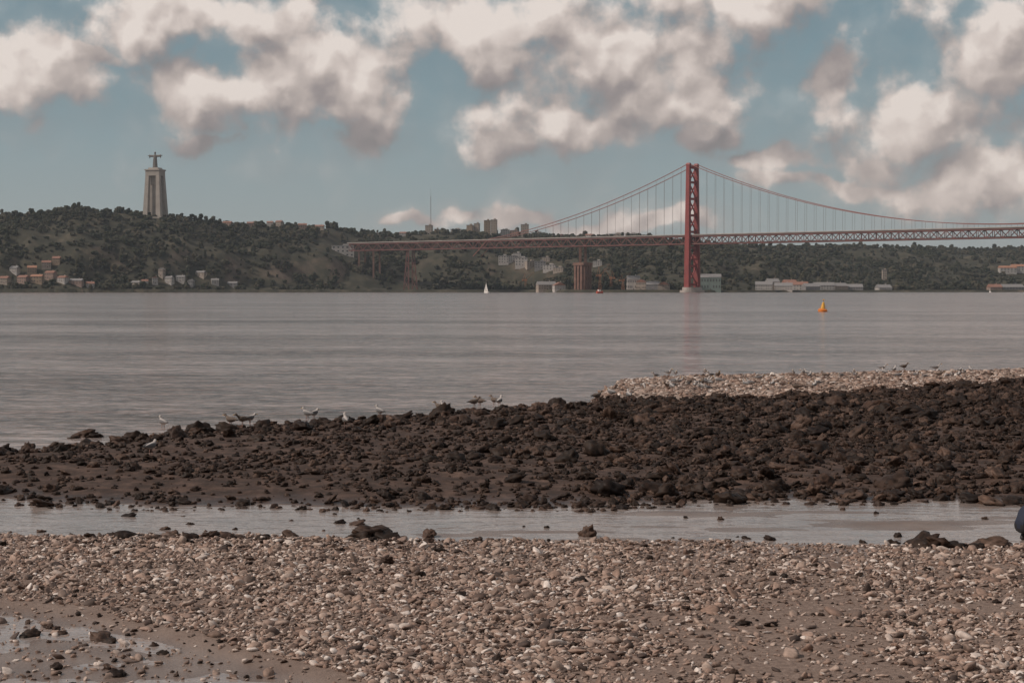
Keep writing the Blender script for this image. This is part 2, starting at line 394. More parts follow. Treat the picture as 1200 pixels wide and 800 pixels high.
scrub=ramp(noise_n(.03,7,rough=.7),[(.3,(.030,.030,.022)),(.48,(.050,.047,.034)),(.6,(.080,.070,.050)),(.72,(.15,.118,.09))])
rockc=ramp(noise_n(.08,6,rough=.7),[(.3,(.08,.062,.048)),(.7,(.21,.155,.12))])
spn=N('ShaderNodeSeparateXYZ');L(geo.outputs['Normal'],spn.inputs[0])
sn=N('ShaderNodeMath');sn.operation='MULTIPLY_ADD';L(noise_n(.012,6),sn.inputs[0]);sn.inputs[1].default_value=.9;L(spn.outputs['Z'],sn.inputs[2])
mr=N('ShaderNodeMapRange');mr.inputs[1].default_value=1.22;mr.inputs[2].default_value=1.05;L(sn.outputs[0],mr.inputs[0])
L(mix(mr.outputs[0],scrub,rockc),b.inputs['Base Color'])
grid_obj('hillside_terrain',HX,DD,HZ,[hm])
def hz(px,D): return float(terr(np.array([px]),np.array([D]))[0])
def shoreD(px): return float(np.interp(px,sk,sd))
def find(px,py):
    Dv=np.arange(shoreD(px)+30,4200,8.0);zz=terr(np.full(len(Dv),float(px)),Dv)
    el=340-(zz-CAMH)/Dv*F
    k=np.where(el<=py)[0]
    return float(Dv[k[0]]) if len(k) else 3300.0

# ---- woodland
tcol=[(.028,.033,.022),(.050,.050,.032),(.036,.040,.026),(.070,.064,.042),(.030,.034,.024),(.092,.078,.054),(.040,.043,.029)]
treem=ramp_random_mat('tree_foliage_material',tcol,rough=.95,spec=.1,bump=0,nmix=.4,nscale=2)
trunkm=mat('tree_bark',(.09,.065,.05),.9)
def tree_variant(i):
    bm=bmesh.new();rr=random.Random(i*5+1)
    from mathutils import noise
    tall=(.7,1.0,1.5,.85,1.15)[i%5]
    for k in range(14):
        a=rr.uniform(0,6.28);d=rr.uniform(0,.7)*(1 if tall<1.3 else .55)
        c=Vector((math.cos(a)*d,math.sin(a)*d,tall*(.65+rr.uniform(-.3,.55))))
        rad=rr.uniform(.22,.42)
        r=bmesh.ops.create_icosphere(bm,subdivisions=2,radius=rad,matrix=Matrix.Translation(c))
        for v in r['verts']: v.co+=noise.noise_vector(v.co*4+Vector((i,k,0)))*.16
    for f in bm.faces:f.material_index=0
    r=bmesh.ops.create_cone(bm,cap_ends=True,segments=6,radius1=.09,radius2=.04,depth=.9,matrix=Matrix.Translation((0,0,.3)))
    for v in r['verts']:
        for f in v.link_faces:f.material_index=1
    me=bpy.data.meshes.new('tree_shape_%d'%i);bm.to_mesh(me);bm.free();me.materials.append(treem);me.materials.append(trunkm)
    return bpy.data.objects.new('tree_shape_%d'%i,me)
tv=[tree_variant(i) for i in range(5)]
CLEAR=[]
n=90000
tpx=rng.uniform(-400,1600,n);td=rng.uniform(2600,4200,n);tree_u=rng.random(n);tree_r=rng.lognormal(0,.40,n)

# ================================================================ BUILDINGS
wallms={k:mat('wall_'+k,c,.85,var=.12,vscale=.3) for k,c in {'white':(.45,.41,.38),'cream':(.35,.285,.235),'ochre':(.32,.23,.16),'pink':(.32,.22,.18),'grey':(.25,.235,.23),'green':(.17,.21,.19)}.items()}
roofms={'tile':mat('roof_tile',(.25,.125,.09),.85,var=.25,vscale=.5),'slate':mat('roof_grey',(.22,.205,.20),.8,var=.15,vscale=.5),'orange':mat('roof_orange',(.33,.16,.10),.85,var=.2,vscale=.5)}
glassm=mat('window_glass',(.06,.062,.065),.3);doorm=mat('door_paint',(.09,.05,.04),.6)
def house(name,px,D,w,d,h,wall='white',roof='tile',floors=2,bays=3,gable=True,yaw=0,z=None,clear=None):
    x=(px-600)/F*D
    if z is None: z=hz(px,D)
    CLEAR.append((x,D,clear or w*.6))
    m=MB()
    m.box((0,0,h/2-3),(w,d,h+6),0)
    if gable:
        rh=min(w,d)*.28;o=.5
        a=[(-w/2-o,-d/2-o,h+.01),(w/2+o,-d/2-o,h+.01),(w/2+o,d/2+o,h+.01),(-w/2-o,d/2+o,h+.01)]
        if w>=d: t=[(-w/2-o,0,h+rh),(w/2+o,0,h+rh)];fs=[(0,1,5,4),(2,3,4,5),(0,4,3),(1,2,5),(3,2,1,0)]
        else: t=[(0,-d/2-o,h+rh),(0,d/2+o,h+rh)];fs=[(0,1,4),(2,3,5),(1,2,5,4),(3,0,4,5),(3,2,1,0)]
        m.add(a+t,fs,1)
        m.box((w*.2,d*.12,h+rh*.9),(1,1,rh*.8+1),0)
    else:
        m.box((0,0,h+.4),(w+.6,d+.6,.8),1);m.box((w*.15,0,h+2),(w*.3,d*.4,2.4),0)
    fh=h/floors
    for f in range(floors):
        for i in range(bays):
            cx=-w/2+w*(i+.5)/bays
            if f==0 and i==bays//2: m.box((cx,-d/2-.04,1.1),(1.3,.16,2.2),3)
            else: m.box((cx,-d/2-.04,fh*(f+.55)),(w/bays*.4,.16,fh*.42),2)
        for i in range(max(1,bays//2)):
            cy=-d/2+d*(i+.5)/max(1,bays//2)
            for sx in(-1,1): m.box((sx*(w/2+.04),cy,fh*(f+.55)),(.16,d/max(1,bays//2)*.3,fh*.42),2)
    ob=m.obj(name,[wallms[wall],roofms[roof],glassm,doorm]);ob.location=(x,D,z);ob.rotation_euler=(0,0,yaw);return ob
R=random.Random(4)
for px,w,h,wa,ro,dd in [(6,14,8,'cream','tile',60),(28,16,8,'pink','tile',55),(44,18,9,'ochre','orange',50),(60,15,10,'pink','tile',60),(74,14,6,'white','tile',48),(90,20,5,'pink','slate',45),(106,12,5,'white','tile',45),(38,14,8,'ochre','orange',90),(55,14,8,'cream','tile',95),(18,12,7,'white','slate',100),(67,12,7,'ochre','tile',100)]:
    house('waterfront_house',px,shoreD(px)+dd,w,12,h,wa,ro,2,4,True,R.uniform(-.4,.4))
for px,w,h,wa in [(170,10,5,'white'),(182,9,9,'white'),(190,8,11,'cream'),(199,12,8,'white'),(212,14,7,'white'),(224,9,9,'grey'),(236,16,5,'cream'),(252,12,5,'white'),(272,18,4,'grey'),(160,14,4,'cream')]:
    house('village_house',px,shoreD(px)+R.uniform(40,70),w,10,h,wa,R.choice(['tile','slate']),2,3,True,R.uniform(-.4,.4))
for px,D,w,h,wa in [(503,3420,14,20,'cream'),(512,3440,10,12,'ochre'),(551,3450,12,20,'ochre'),(559,3460,10,24,'cream'),(571,3440,13,31,'ochre'),(579,3440,12,33,'cream'),(592,3450,18,14,'white'),(615,3450,16,27,'cream'),(603,3470,16,14,'pink'),(630,3480,24,12,'white'),(535,3460,22,11,'white'),(740,3490,26,15,'white'),(722,3490,30,14,'cream'),(758,3490,18,13,'white')]:
    house('apartment_block',px,D,w,14,h,wa,'slate',max(3,int(h/3.2)),4,False,R.uniform(-.2,.2),z=(340-np.interp(px,pk,ry))/F*D+CAMH-4)
for px in [268,293,318,325,352,374,442,470,660,690]:
    D=float(np.interp(px,pk,rd))-R.uniform(10,40)
    house('hilltop_house',px+R.uniform(-3,3),D,R.uniform(9,18),10,R.uniform(4,8),R.choice(['white','cream','pink']),'tile',2,4,True,R.uniform(-.4,.4),z=hz(px,D)+1,clear=6)
for px,py,w,h,wa in [(590,309,18,13,'white'),(600,308,16,10,'white'),(611,312,22,14,'white'),(622,314,18,9,'cream'),(633,315,20,12,'grey'),(644,317,22,8,'white'),(606,303,14,8,'white'),(655,319,18,6,'cream'),(700,312,16,7,'white'),(640,306,14,6,'cream')]:
    D=find(px,py); house('hillside_building',px,D,w,14,h,wa,'slate',3,4,False,R.uniform(-.3,.3),clear=w*1.1)
def warehouse(px,w,h,wa,ro,dd=30,name='warehouse'):
    house(name,px,shoreD(px)+dd,w,20,h,wa,ro,2,7,True,R.uniform(-.25,.25),clear=w*.8)
warehouse(640,30,8,'cream','slate');warehouse(655,18,7,'white','tile',25)
warehouse(742,20,17,'white','slate',40);warehouse(752,16,12,'cream','tile',35);warehouse(765,20,8,'grey','slate',30);warehouse(778,18,8,'cream','tile',30)
warehouse(833,32,20,'green','slate',20)
for px,w,h,wa,ro,dd in [(895,28,9,'white','slate',35),(905,20,14,'cream','slate',60),(918,30,7,'white','slate',30),(935,34,9,'white','tile',70),(950,26,6,'grey','slate',35),(965,34,8,'white','slate',50),(982,28,7,'cream','slate',40),(1000,30,5,'grey','slate',35),(1035,24,4,'white','slate',35),(1165,22,5,'pink','tile',40),(1185,40,5,'grey','slate',35),(925,22,9,'cream','tile',110)]:
    warehouse(px,w,h,wa,ro,dd)
D=find(1036,328);house('lookout_tower',1036,D,8,8,18,'cream','slate',4,2,False,clear=14)
for px,py,w in [(1180,320,34),(1193,318,30),(1210,320,30)]:
    D=find(px,py);house('hillside_building',px,D,w,16,9,'white','orange',3,5,True,clear=w)
house('abutment_building',402,3085,40,22,20,'white','slate',3,5,False,.1,z=W(402,301,3085).z,clear=45)

s_=np.interp(tpx,sk,sd);r_=np.interp(tpx,pk,rd);t=(td-s_)/(r_-s_)
wx=(tpx-600)/F*td
cl=fbm(wx/80,td/80,4,71)
dens=sst(.34,.54,cl)*(1-.5*sst(650,900,tpx))+.12
dens=np.where(t>.93,np.maximum(dens,.5),dens)
k=(t>.05)&(t<1.06)&(tree_u<dens)
for cx,cy,cr_ in CLEAR: k&=((wx-cx)**2+(td-cy)**2)>(cr_+3)**2
for cx,cy,cr_ in CLEAR: k&=~((np.abs(wx-cx)<cr_*.8)&(td<cy)&(td>cy-30))
tpx=tpx[k];td=td[k];wx=wx[k];n=len(tpx)
r=np.clip(3.7*tree_r[k],1.6,8.0)
z=terr(tpx,td)
scatter('distant_woodland',np.stack([wx,td,z-.4],-1),np.stack([r,r,r*rng.uniform(.7,1.1,n)],-1),np.stack([0*r,0*r,rng.uniform(0,6.28,n)],-1),rng.integers(0,5,n),tv)

# ---- thin haze in the air over the river and the far bank (true scattering volume)
hzm=bpy.data.materials.new('air_haze_material');hzm.use_nodes=True;nt=hzm.node_tree
for x_ in list(nt.nodes): nt.nodes.remove(x_)
ho=nt.nodes.new('ShaderNodeOutputMaterial');hs_=nt.nodes.new('ShaderNodeVolumeScatter')
hs_.inputs['Color'].default_value=(.82,.90,1,1);hs_.inputs['Density'].default_value=6.0e-5;hs_.inputs['Anisotropy'].default_value=.2
nt.links.new(hs_.outputs[0],ho.inputs['Volume'])
m=MB();m.box((0,3300,198),(9000,4200,404));m.obj('air_haze',[hzm])

# antenna mast
m=MB();D=3420
for i,j in((-1,-1),(1,-1),(1,1),(-1,1)): m.beam((i*1.1,j*1.1,0),(i*.3,j*.3,72),.35,.35)
for k in range(12):
    z0=k*6;s=1.1-.8*z0/72;s2=1.1-.8*(z0+6)/72
    for a,b_ in(((-1,-1),(1,-1)),((1,-1),(1,1)),((1,1),(-1,1)),((-1,1),(-1,-1))): m.beam((a[0]*s,a[1]*s,z0),(b_[0]*s2,b_[1]*s2,z0+6),.2,.2)
m.beam((0,0,72),(0,0,88),.25,.25)
o=m.obj('radio_mast',[mat('mast_steel',(.3,.28,.28),.5)]);o.location=((505-600)/F*D,D,W(505,272,D).z)

# ================================================================ BRIDGE
redm=mat('bridge_red_paint',(.225,.038,.034),.6,var=.18,vscale=.08)
trussm=mat('bridge_truss_paint',(.165,.065,.056),.6,var=.15,vscale=.1)
concm=mat('bridge_concrete',(.36,.31,.28),.9,var=.2,vscale=.1)
brownm=mat('bridge_brown_concrete',(.19,.105,.08),.9,var=.25,vscale=.15)
asph=mat('bridge_asphalt',(.05,.05,.05),.9);cablem=mat('bridge_cable',(.24,.095,.08),.6)
T0=Vector(((811-600)/F*2600,2600,0));d=Vector((.78,-.62,0)).normalized();nn=Vector((-d.y,d.x,0))
BR=empty('suspension_bridge')
def Q(t,o=0,z=0): return T0+d*t+nn*o+Vector((0,0,z))
ZT,ZB=85.0,73.5
tr=MB();t=-712.0;st=11.5
while t<1500:
    for s in(-1,1):
        o=s*10.5
        tr.beam(Q(t,o,ZB),Q(t,o,ZT),.8,.8);k=int(round((t+712)/st))
        a,b_=(ZB,ZT) if k%2 else (ZT,ZB)
        tr.beam(Q(t,o,a),Q(t+st,o,b_),1.0,1.0)
    tr.beam(Q(t,-10.5,ZB),Q(t,10.5,ZB),.8,.8)
    t+=st
for s in(-1,1):
    tr.beam(Q(-712,s*10.5,ZT),Q(1500,s*10.5,ZT),1.5,1.5);tr.beam(Q(-712,s*10.5,ZB),Q(1500,s*10.5,ZB),1.4,1.4)
tr.obj('deck_truss',[trussm],BR)
dk=MB();dk.beam(Q(-716,0,ZT+1.3),Q(1505,0,ZT+1.3),23,.9,0)
dk.beam(Q(-716,0,ZB+1.5),Q(1505,0,ZB+1.5),12,.6,0)
for s in(-1,1): dk.beam(Q(-716,s*11.6,ZT+2.4),Q(1505,s*11.6,ZT+2.4),.15,1.1,1)
dk.obj('deck_road',[asph,concm],BR)
def tower(t0,nm):
    m=MB()
    H=193
    for s in(-1,1):
        b0=Q(t0,s*13.5,8);b1=Q(t0,s*11.0,H)
        m.beam(b0,b1,6.4,8.5,0,4.8,6.0,side=nn)
        m.beam(b0,b1,3.2,10.0,0,2.4,7.2,side=nn)
        m.beam(Q(t0,s*11,H+.1),Q(t0,s*11,H+3.0),6,8,0,3,5,side=nn)
    def off(z): return 13.5-2.5*(z-8)/(H-8)
    lv=[12,40,68,92,117,142,167,190]
    for i,z in enumerate(lv):
        m.beam(Q(t0,-off(z)+2.4,z),Q(t0,off(z)-2.4,z),2.6,3.4 if i not in(7,) else 5,0)
    for a,b_ in zip(lv[:-1],lv[1:]):
        for s in(-1,1): m.beam(Q(t0,-s*(off(a)-2.6),a+1.8),Q(t0,s*(off(b_)-2.6),b_-1.8),1.7,1.5,0)
    m.obj(nm,[redm],BR)
    p=MB()
    for zz0,zz1,a,c in((-6,3.5,24,17),(3.5,8,20,13)):
        st_=[(Q(t0,0,zz0),a,c,nn,d),(Q(t0,0,zz1),a*.97,c*.97,nn,d)];p.loft(st_,28)
    p.obj(nm+'_base',[concm],BR)
tower(0,'main_tower');tower(1013,'north_tower')
cb=MB();hg=MB()
def cab(t):
    if 0<=t<=1013: u=(t-506.5)/506.5;return 92+(195-92)*u*u
    u=-t/392;return 195+(88-195)*u+ -4*14*u*(1-u)
for s in(-1,1):
    prev=None
    for t in list(np.linspace(-392,0,24))+list(np.linspace(20,1013,60)):
        p=Q(t,s*11,cab(t))
        if prev is not None: cb.beam(prev,p,.95,.95,0)
        prev=p
    for t in np.arange(-380,1010,15.3):
        z=cab(t)
        if z>ZT+4 and abs(t)>6: hg.beam(Q(t,s*11,ZT),Q(t,s*11,z),.26,.26)
    cb.beam(Q(-392,s*11,88),Q(-425,s*11,60),.95,.95)
cb.obj('main_cables',[cablem],BR);hg.obj('hangers',[mat('hanger_steel',(.18,.13,.12),.6)],BR)
def steelpier(t0,zb,name):
    m=MB()
    for s in(-1,1):
        for u in(-1,1): m.beam(Q(t0+u*6.0,s*11,zb+4),Q(t0+u*2,s*7,ZB),1.5,1.5)
    for k in range(4):
        z0=zb+4+(ZB-zb-4)*k/4;z1=zb+4+(ZB-zb-4)*(k+1)/4
        f=lambda z:(z-zb-4)/(ZB-zb-4)
        for s in(-1,1):
            for e in (-1,1): m.beam(Q(t0-s*(6-4*f(z0)),e*(11-4*f(z0)),z0),Q(t0+s*(6-4*f(z1)),e*(11-4*f(z1)),z1),.6,.6)
            m.beam(Q(t0,0,z1)+nn*(-(11-4*f(z1))),Q(t0,0,z1)+nn*(11-4*f(z1)),.9,.9)
    m.obj(name,[trussm],BR)
    p=MB();p.box(Q(t0,0,zb+1),(16,28,6),0,math.atan2(d.y,d.x),.9);p.obj(name+'_base',[concm],BR)
steelpier(-575,0,'viaduct_pier')
ap=MB();yaw=math.atan2(d.y,d.x)
zg=hz(683,2728)
ap.box(Q(-206,0,zg+18),(18,22,42),0,yaw,.97);ap.box(Q(-206,0,zg+41),(21,25,4),0,yaw)
for o in(-8,-3,3,8):
    for u in(-1,1): ap.box(Q(-206+u*9.6,o,zg+18),(2,2.6,40),0,yaw)
for o in(-6,0,6):
    for u in(-1,1): ap.box(Q(-206+o,u*11.6,zg+18),(2.6,2,40),0,yaw)
for s in(-1,1): ap.beam(Q(-206,s*7,zg+42),Q(-206,s*7,ZB),4,4)
ap.obj('anchorage_pier',[brownm],BR)
for t0 in(-655,-690):
    X_=Q(t0);pxx=600+F*X_.x/X_.y;zz=hz(pxx,X_.y)
    m=MB()
    for s in(-1,1): m.beam(Q(t0,s*8,zz-3),Q(t0,s*8,ZB),3,3)
    m.obj('viaduct_column',[brownm],BR)

orm=mat('crane_paint',(.33,.15,.08),.6)
def crane(px,D,h,jib,flip=1):
    m=MB()
    for i,j in((-1,-1),(1,-1),(1,1),(-1,1)): m.beam((i*2,j*2,0),(i*1,j*1,h*.6),.6,.6)
    for k in range(4):
        z0=h*.6*k/4;z1=h*.6*(k+1)/4;m.beam((-2+k*.25,-2,z0),(2-k*.25,-2,z1),.35,.35);m.beam((2-k*.25,-2,z0),(-2+k*.25,-2,z1),.35,.35)
    m.box((0,0,h*.63),(5,4,3.4));
    for s in(-1,1): m.beam((flip*1,s*.9,h*.65),(flip*jib,s*.2,h*1.15),.5,.5)
    m.beam((0,0,h*.7),(-flip*2,0,h),.5,.5);m.beam((-flip*2,0,h),(flip*jib,0,h*1.15),.25,.25)
    m.beam((flip*jib,0,h*1.15),(flip*jib,0,h*.45),.15,.15)
    m.beam((-flip*2,0,h),(-flip*5,0,h*.65),.4,.4);m.box((-flip*5,0,h*.62),(3,3,3))
    o=m.obj('harbour_crane',[orm]);o.location=((px-600)/F*D,D,hz(px,D))
crane(703,2722,36,16,1);crane(716,2730,30,12,-1);crane(730,2728,24,12,1);crane(616,2925,26,14,1)

# ================================================================ MONUMENT
stonem=mat('monument_stone',(.32,.28,.245),.85,var=.15,vscale=.08)
statm=mat('statue_stone',(.15,.13,.115),.85,var=.15,vscale=.3)
MN=empty('christ_monument',((183-600)/F*3000,3000,(340-254)/F*3000+CAMH-1));MN.rotation_euler=(0,0,-.28)
p=MB();HP=84
for i in(-1,1):
    for j in(-1,1):
        p.beam((i*13.0,j*11.0,-6),(i*10.0,j*8.0,HP-10),9.0,9.0,0,6.4,6.4,side=(1,0,0))
p.box((0,0,HP-7.5),(26.6,22.6,9),0);p.box((0,0,HP-1.9),(29,25,2.2),0);p.box((0,0,HP+.7),(20,17,3),0,0,.9)
p.box((0,0,HP-20),(13.4,9,16),0)
p.box((0,0,30),(9,7,70),0)
p.box((0,0,-3),(40,36,6),0)
p.obj('pedestal',[stonem],MN)
s=MB();zb=HP+2.2
ux,uy=Vector((1,0,0)),Vector((0,1,0))
s.loft([(Vector((0,0,zb+z)),a,b_,ux,uy) for z,a,b_ in [(0,4.2,3.6),(3,3.9,3.2),(9,3.3,2.6),(14,3.0,2.3),(18,3.4,2.4),(21,3.7,2.4),(22.6,2.6,1.9),(23.3,1.2,1.2),(24,1.1,1.2),(25,1.65,1.75),(26.3,1.75,1.85),(27.5,1.3,1.4),(28.1,.5,.5)]],20)
yz=(Vector((0,1,0)),Vector((0,0,1)))
for i in(-1,1):
    s.loft([(Vector((i*x_,0,zb+z)),a,b_,*yz) for x_,z,a,b_ in [(1.5,20.5,1.8,2.3),(4.5,20.6,1.6,1.9),(8,20.8,1.4,1.8),(11.2,21,1.5,2.2),(11.6,21.2,.8,.8),(13,21.3,.75,.6),(14.6,21.4,.5,.3)]],12)
    s.loft([(Vector((i*10.5,0,zb+z)),.9,1.0,ux,uy) for z in(20,17.2)],8)
for k in range(9):
    a=2*math.pi*k/9;s.beam((math.cos(a)*4,math.sin(a)*3.3,zb),(math.cos(a)*2.9,math.sin(a)*2.2,zb+16),.8,.8)
s.obj('statue',[statm],MN)

# ================================================================ BOATS & BUOY
wm=mat('white_paint',(.7,.66,.62),.5);rdm=mat('red_paint',(.45,.08,.05),.5);om=mat('buoy_orange_paint',(.66,.19,.03),.45,var=.12,vscale=2);ym=mat('buoy_yellow_paint',(.70,.37,.06),.45,var=.1,vscale=2);dm=mat('dark_metal',(.05,.05,.05),.5)
def hull(m,Lh,Bh,Hh,mi):
    st=[]
    for u,k,zz in[(-.5,.7,.1),(-.3,.95,0),(0,1,0),(.3,.7,.05),(.45,.3,.2),(.5,.03,.35)]:
        st.append((Vector((u*Lh,0,Hh*(.35+zz*.4))),Bh/2*k,Hh*.65*(1-zz*.5),Vector((0,1,0)),Vector((0,0,1))))
    m.loft(st,12,mi)
def sailboat(px,D,h,yaw):
    m=MB();hull(m,h*.75,h*.22,1.6,0);m.box((-h*.05,0,1.8),(h*.25,h*.11,.9),0)
    m.beam((h*.05,0,1),(h*.05,0,h),.18,.18,2);m.beam((h*.05,0,2.2),(-h*.32,0,2.2),.15,.15,2)
    m.add([(h*.04,.05,2.5),(-h*.3,.35,2.5),(-h*.14,.45,h*.5),(h*.04,.05,h*.97)],[(0,1,2,3)],1)
    m.add([(h*.07,.02,h*.85),(h*.36,0,1.8),(h*.08,.5,2.1)],[(0,1,2)],1)
    for x_ in(-.25,-.1): m.box((h*x_,0,2.2),(.5,.4,1.3),2)
    o=m.obj('sailboat',[wm,wm,dm]);o.location=((px-600)/F*D,D,0);o.rotation_euler=(0,0,yaw)
sailboat(570,2150,14,2.2);sailboat(1160,2600,7,1.8)
m=MB();hull(m,9,3.4,2.6,0);m.box((-1,0,3),(3,2.2,2.4),1);m.box((-1,0,4.4),(3.3,2.5,.3),0);m.beam((-1,0,4.5),(-1,0,7.5),.15,.15,2)
o=m.obj('red_motorboat',[rdm,wm,dm]);o.location=((703-600)/F*1900,1900,0);o.rotation_euler=(0,0,.6)
bx,by=G(964,365)
m=MB();zu=lambda z,r:(Vector((0,0,z)),r,r,ux,uy)
m.loft([zu(-.5,.55),zu(.0,.75),zu(.28,.78),zu(.42,.6),zu(.5,.36)],24,0)
m.loft([zu(.5,.34),zu(1.0,.26),zu(1.45,.19),zu(1.6,.05)],20,1)
m.beam((0,0,1.55),(0,0,1.9),.05,.05,2);m.box((0,0,1.95),(.34,.05,.14),1);m.box((0,0,1.95),(.05,.34,.14),1)
for a in range(4):
    c_,s_n=math.cos(a*1.57),math.sin(a*1.57);m.beam((c_*.6,s_n*.6,.45),(c_*.25,s_n*.25,1.1),.05,.05,1)
o=m.obj('channel_buoy',[om,ym,dm],smooth=False);o.location=(bx,by,0);o.rotation_euler=(.05,.08,0)

# ================================================================ GULLS
gw=mat('gull_white_feathers',(.44,.39,.36),.8);gg=mat('gull_grey_wing',(.15,.14,.14),.8);gbk=mat('gull_black_tip',(.03,.03,.03),.7);gy=mat('gull_beak_yellow',(.5,.28,.05),.5);gp=mat('gull_leg_pink',(.35,.2,.16),.6)
gjuv=mat('gull_brown_feathers',(.13,.095,.075),.85,var=.4,vscale=25)
Yv,Zv=Vector((0,1,0)),Vector((0,0,1))
def gullmesh(name,body,wing,headdx=0,headdz=0,peck=False):
    m=MB()
    S=[(-.27,.235,.035,.008),(-.19,.24,.05,.022),(-.10,.24,.075,.06),(0,.245,.088,.082),(.08,.265,.075,.08),(.125,.30,.05,.058)]
    if peck: Hd=[(.17,.27,.038,.042),(.22,.215,.036,.04),(.26,.17,.04,.042),(.285,.14,.028,.03),(.295,.11,.013,.014)];bk=[(.297,.108,.011,.012),(.303,.06,.004,.005)]
    else: Hd=[(.145+headdx*.4,.345+headdz*.5,.036,.042),(.16+headdx,.385+headdz,.04,.042),(.185+headdx,.41+headdz,.042,.042),(.215+headdx,.408+headdz,.034,.032),(.235+headdx,.402+headdz,.015,.017)];bk=[(.236+headdx,.402+headdz,.011,.014),(.275+headdx,.398+headdz,.010,.011),(.292+headdx,.388+headdz,.003,.004)]
    m.loft([(Vector((x_,0,z)),a,b_,Yv,Zv) for x_,z,a,b_ in S+Hd],14,0)
    m.loft([(Vector((x_,0,z)),a,b_,Yv,Zv) for x_,z,a,b_ in bk],8,3)
    for s_ in(-1,1):
        m.loft([(Vector((x_,s_*o_,z)),a,b_,Yv,Zv) for x_,o_,z,a,b_ in[(.10,.066,.28,.015,.03),(.04,.078,.275,.022,.055),(-.06,.075,.27,.022,.052),(-.17,.05,.26,.018,.03),(-.25,.03,.252,.012,.016),(-.33,.015,.245,.005,.006)]],10,mis=[1,1,1,1,2])
        m.beam((0,s_*.035,.18),(-.005,s_*.035,.09),.014,.014,4);m.beam((-.005,s_*.035,.09),(.005,s_*.035,.0),.010,.010,4)
        for q_ in(-.4,0,.4): m.beam((0,s_*.035,.006),(.055*math.cos(q_),s_*.035+.055*math.sin(q_),.004),.009,.006,4)
        m.box((.195+headdx,s_*.039,.418+headdz) if not peck else (.265,s_*.037,.18),(.012,.008,.012),2)
    ob=m.obj(name,[body,wing,gbk,gy,gp],smooth=True,link=False);return ob.data
gms=[gullmesh('gull_a',gw,gg),gullmesh('gull_b',gw,gg,-.035,-.05),gullmesh('gull_c',gw,gg,0,0,True),gullmesh('gull_d',gjuv,gjuv,.01,-.02)]
def gull(px,py,k,yaw,lift=0,sc=1.0):
    x,y=G(px,py,lift)
    z=float(ground(np.array([x]),np.array([y]))[0][0])
    o=bpy.data.objects.new('gull',gms[k]);scene.collection.objects.link(o)
    o.location=(x,y,max(z,0)+lift*.5);o.rotation_euler=(0,0,yaw);o.scale=(sc,)*3
for px,py,k,yaw in [(191,501,0,2.2),(177,538,1,1.1),(270,498,3,2.6),(284,497,3,3.7),(293,496,1,.5),(360,491,0,2.4),(368,490,1,.9),(405,504,0,1.8),(445,489,0,2.2),(515,482,3,2.5),(520,483,0,2.0),(556,476,3,.6),(562,475,3,2.4),(579,474,3,2.2),(585,475,0,1.2),(737,473,0,1.7),(700,472,3,.7),(716,470,1,2.2)]:
    gull(px,py,k,yaw,.14,.84)
for i in range(58):
    u=R.random();px=760+u*390+R.uniform(-8,8)
    py=R.uniform(438,449) if u>.5 else R.uniform(441,463)
    if R.random()<.25: px=R.uniform(780,830);py=R.uniform(455,466)
    gull(px,py,R.choice([0,0,1,2,1,0,3]),R.uniform(0,6.28),.05,R.uniform(.66,.84))

m=MB();pts_=[(0,0,.03),(.12,.01,.045),(.25,-.01,.05),(.36,.03,.04)]
for a,b_ in zip(pts_[:-1],pts_[1:]): m.beam(a,b_,.022,.02,0,.016,.015)
m.beam((.2,0,.045),(.26,.07,.07),.012,.012)
gx,gy_=G(650,754);o=m.obj('driftwood_stick',[mat('driftwood',(.03,.022,.018),.8)]);o.location=(gx,gy_,float(ground(np.array([gx]),np.array([gy_]))[0][0])+.02)

# ================================================================ CROUCHING PERSON (right edge)
skin=mat('skin',(.45,.26,.18),.5);jk=mat('navy_jacket',(.014,.018,.036),.8,bump=.3,bscale=20);tz=mat('dark_trousers',(.015,.014,.016),.85);sh=mat('shoes',(.03,.025,.025),.6);hr=mat('hair',(.02,.013,.01),.7,bump=.5,bscale=40);eye=mat('eye',(.02,.02,.02),.2)
J={'pel':((0,0,.20),.10),'sp1':((-.05,0,.30),.105),'sp2':((-.11,0,.41),.11),'nk':((-.17,0,.50),.05),'hd0':((-.185,0,.535),.045)}
E=[('pel','sp1',1),('sp1','sp2',1),('sp2','nk',1),('nk','hd0',0)]
for s_,t_ in((-1,'l'),(1,'r')):
    J.update({'hip'+t_:((-.01,s_*.075,.19),.075),'kn'+t_:((-.25,s_*.11,.30),.055),'an'+t_:((-.10,s_*.10,.065),.038),'hl'+t_:((-.08,s_*.10,.035),.034),'to'+t_:((-.24,s_*.115,.028),.03),
     'sh'+t_:((-.14,s_*.125,.455),.05),'el'+t_:((-.27,s_*.17,.33),.04),'wr'+t_:((-.36,s_*.10,.20),.026),'pa'+t_:((-.385,s_*.085,.145),.026)})
    E+=[('pel','hip'+t_,2),('hip'+t_,'kn'+t_,2),('kn'+t_,'an'+t_,2),('an'+t_,'hl'+t_,3),('hl'+t_,'to'+t_,3),('sp2','sh'+t_,1),('sh'+t_,'el'+t_,1),('el'+t_,'wr'+t_,1),('wr'+t_,'pa'+t_,0)]
    for k in range(4):
        a='f%s%d'%(t_,k);J[a+'a']=((-.40-.004*k,s_*(.10-.016*k),.115),.0085);J[a+'b']=((-.395,s_*(.10-.016*k),.085+.004*abs(k-1)),.007);E+=[('pa'+t_,a+'a',0),(a+'a',a+'b',0)]
    J['th'+t_]=((-.37,s_*.045,.12),.009);E+=[('pa'+t_,'th'+t_,0)]
names=list(J);me=bpy.data.meshes.new('b');me.from_pydata([J[k][0] for k in names],[(names.index(a),names.index(b_)) for a,b_,_ in E],[])
ob=bpy.data.objects.new('tmp',me);scene.collection.objects.link(ob)
md=ob.modifiers.new('s','SKIN')
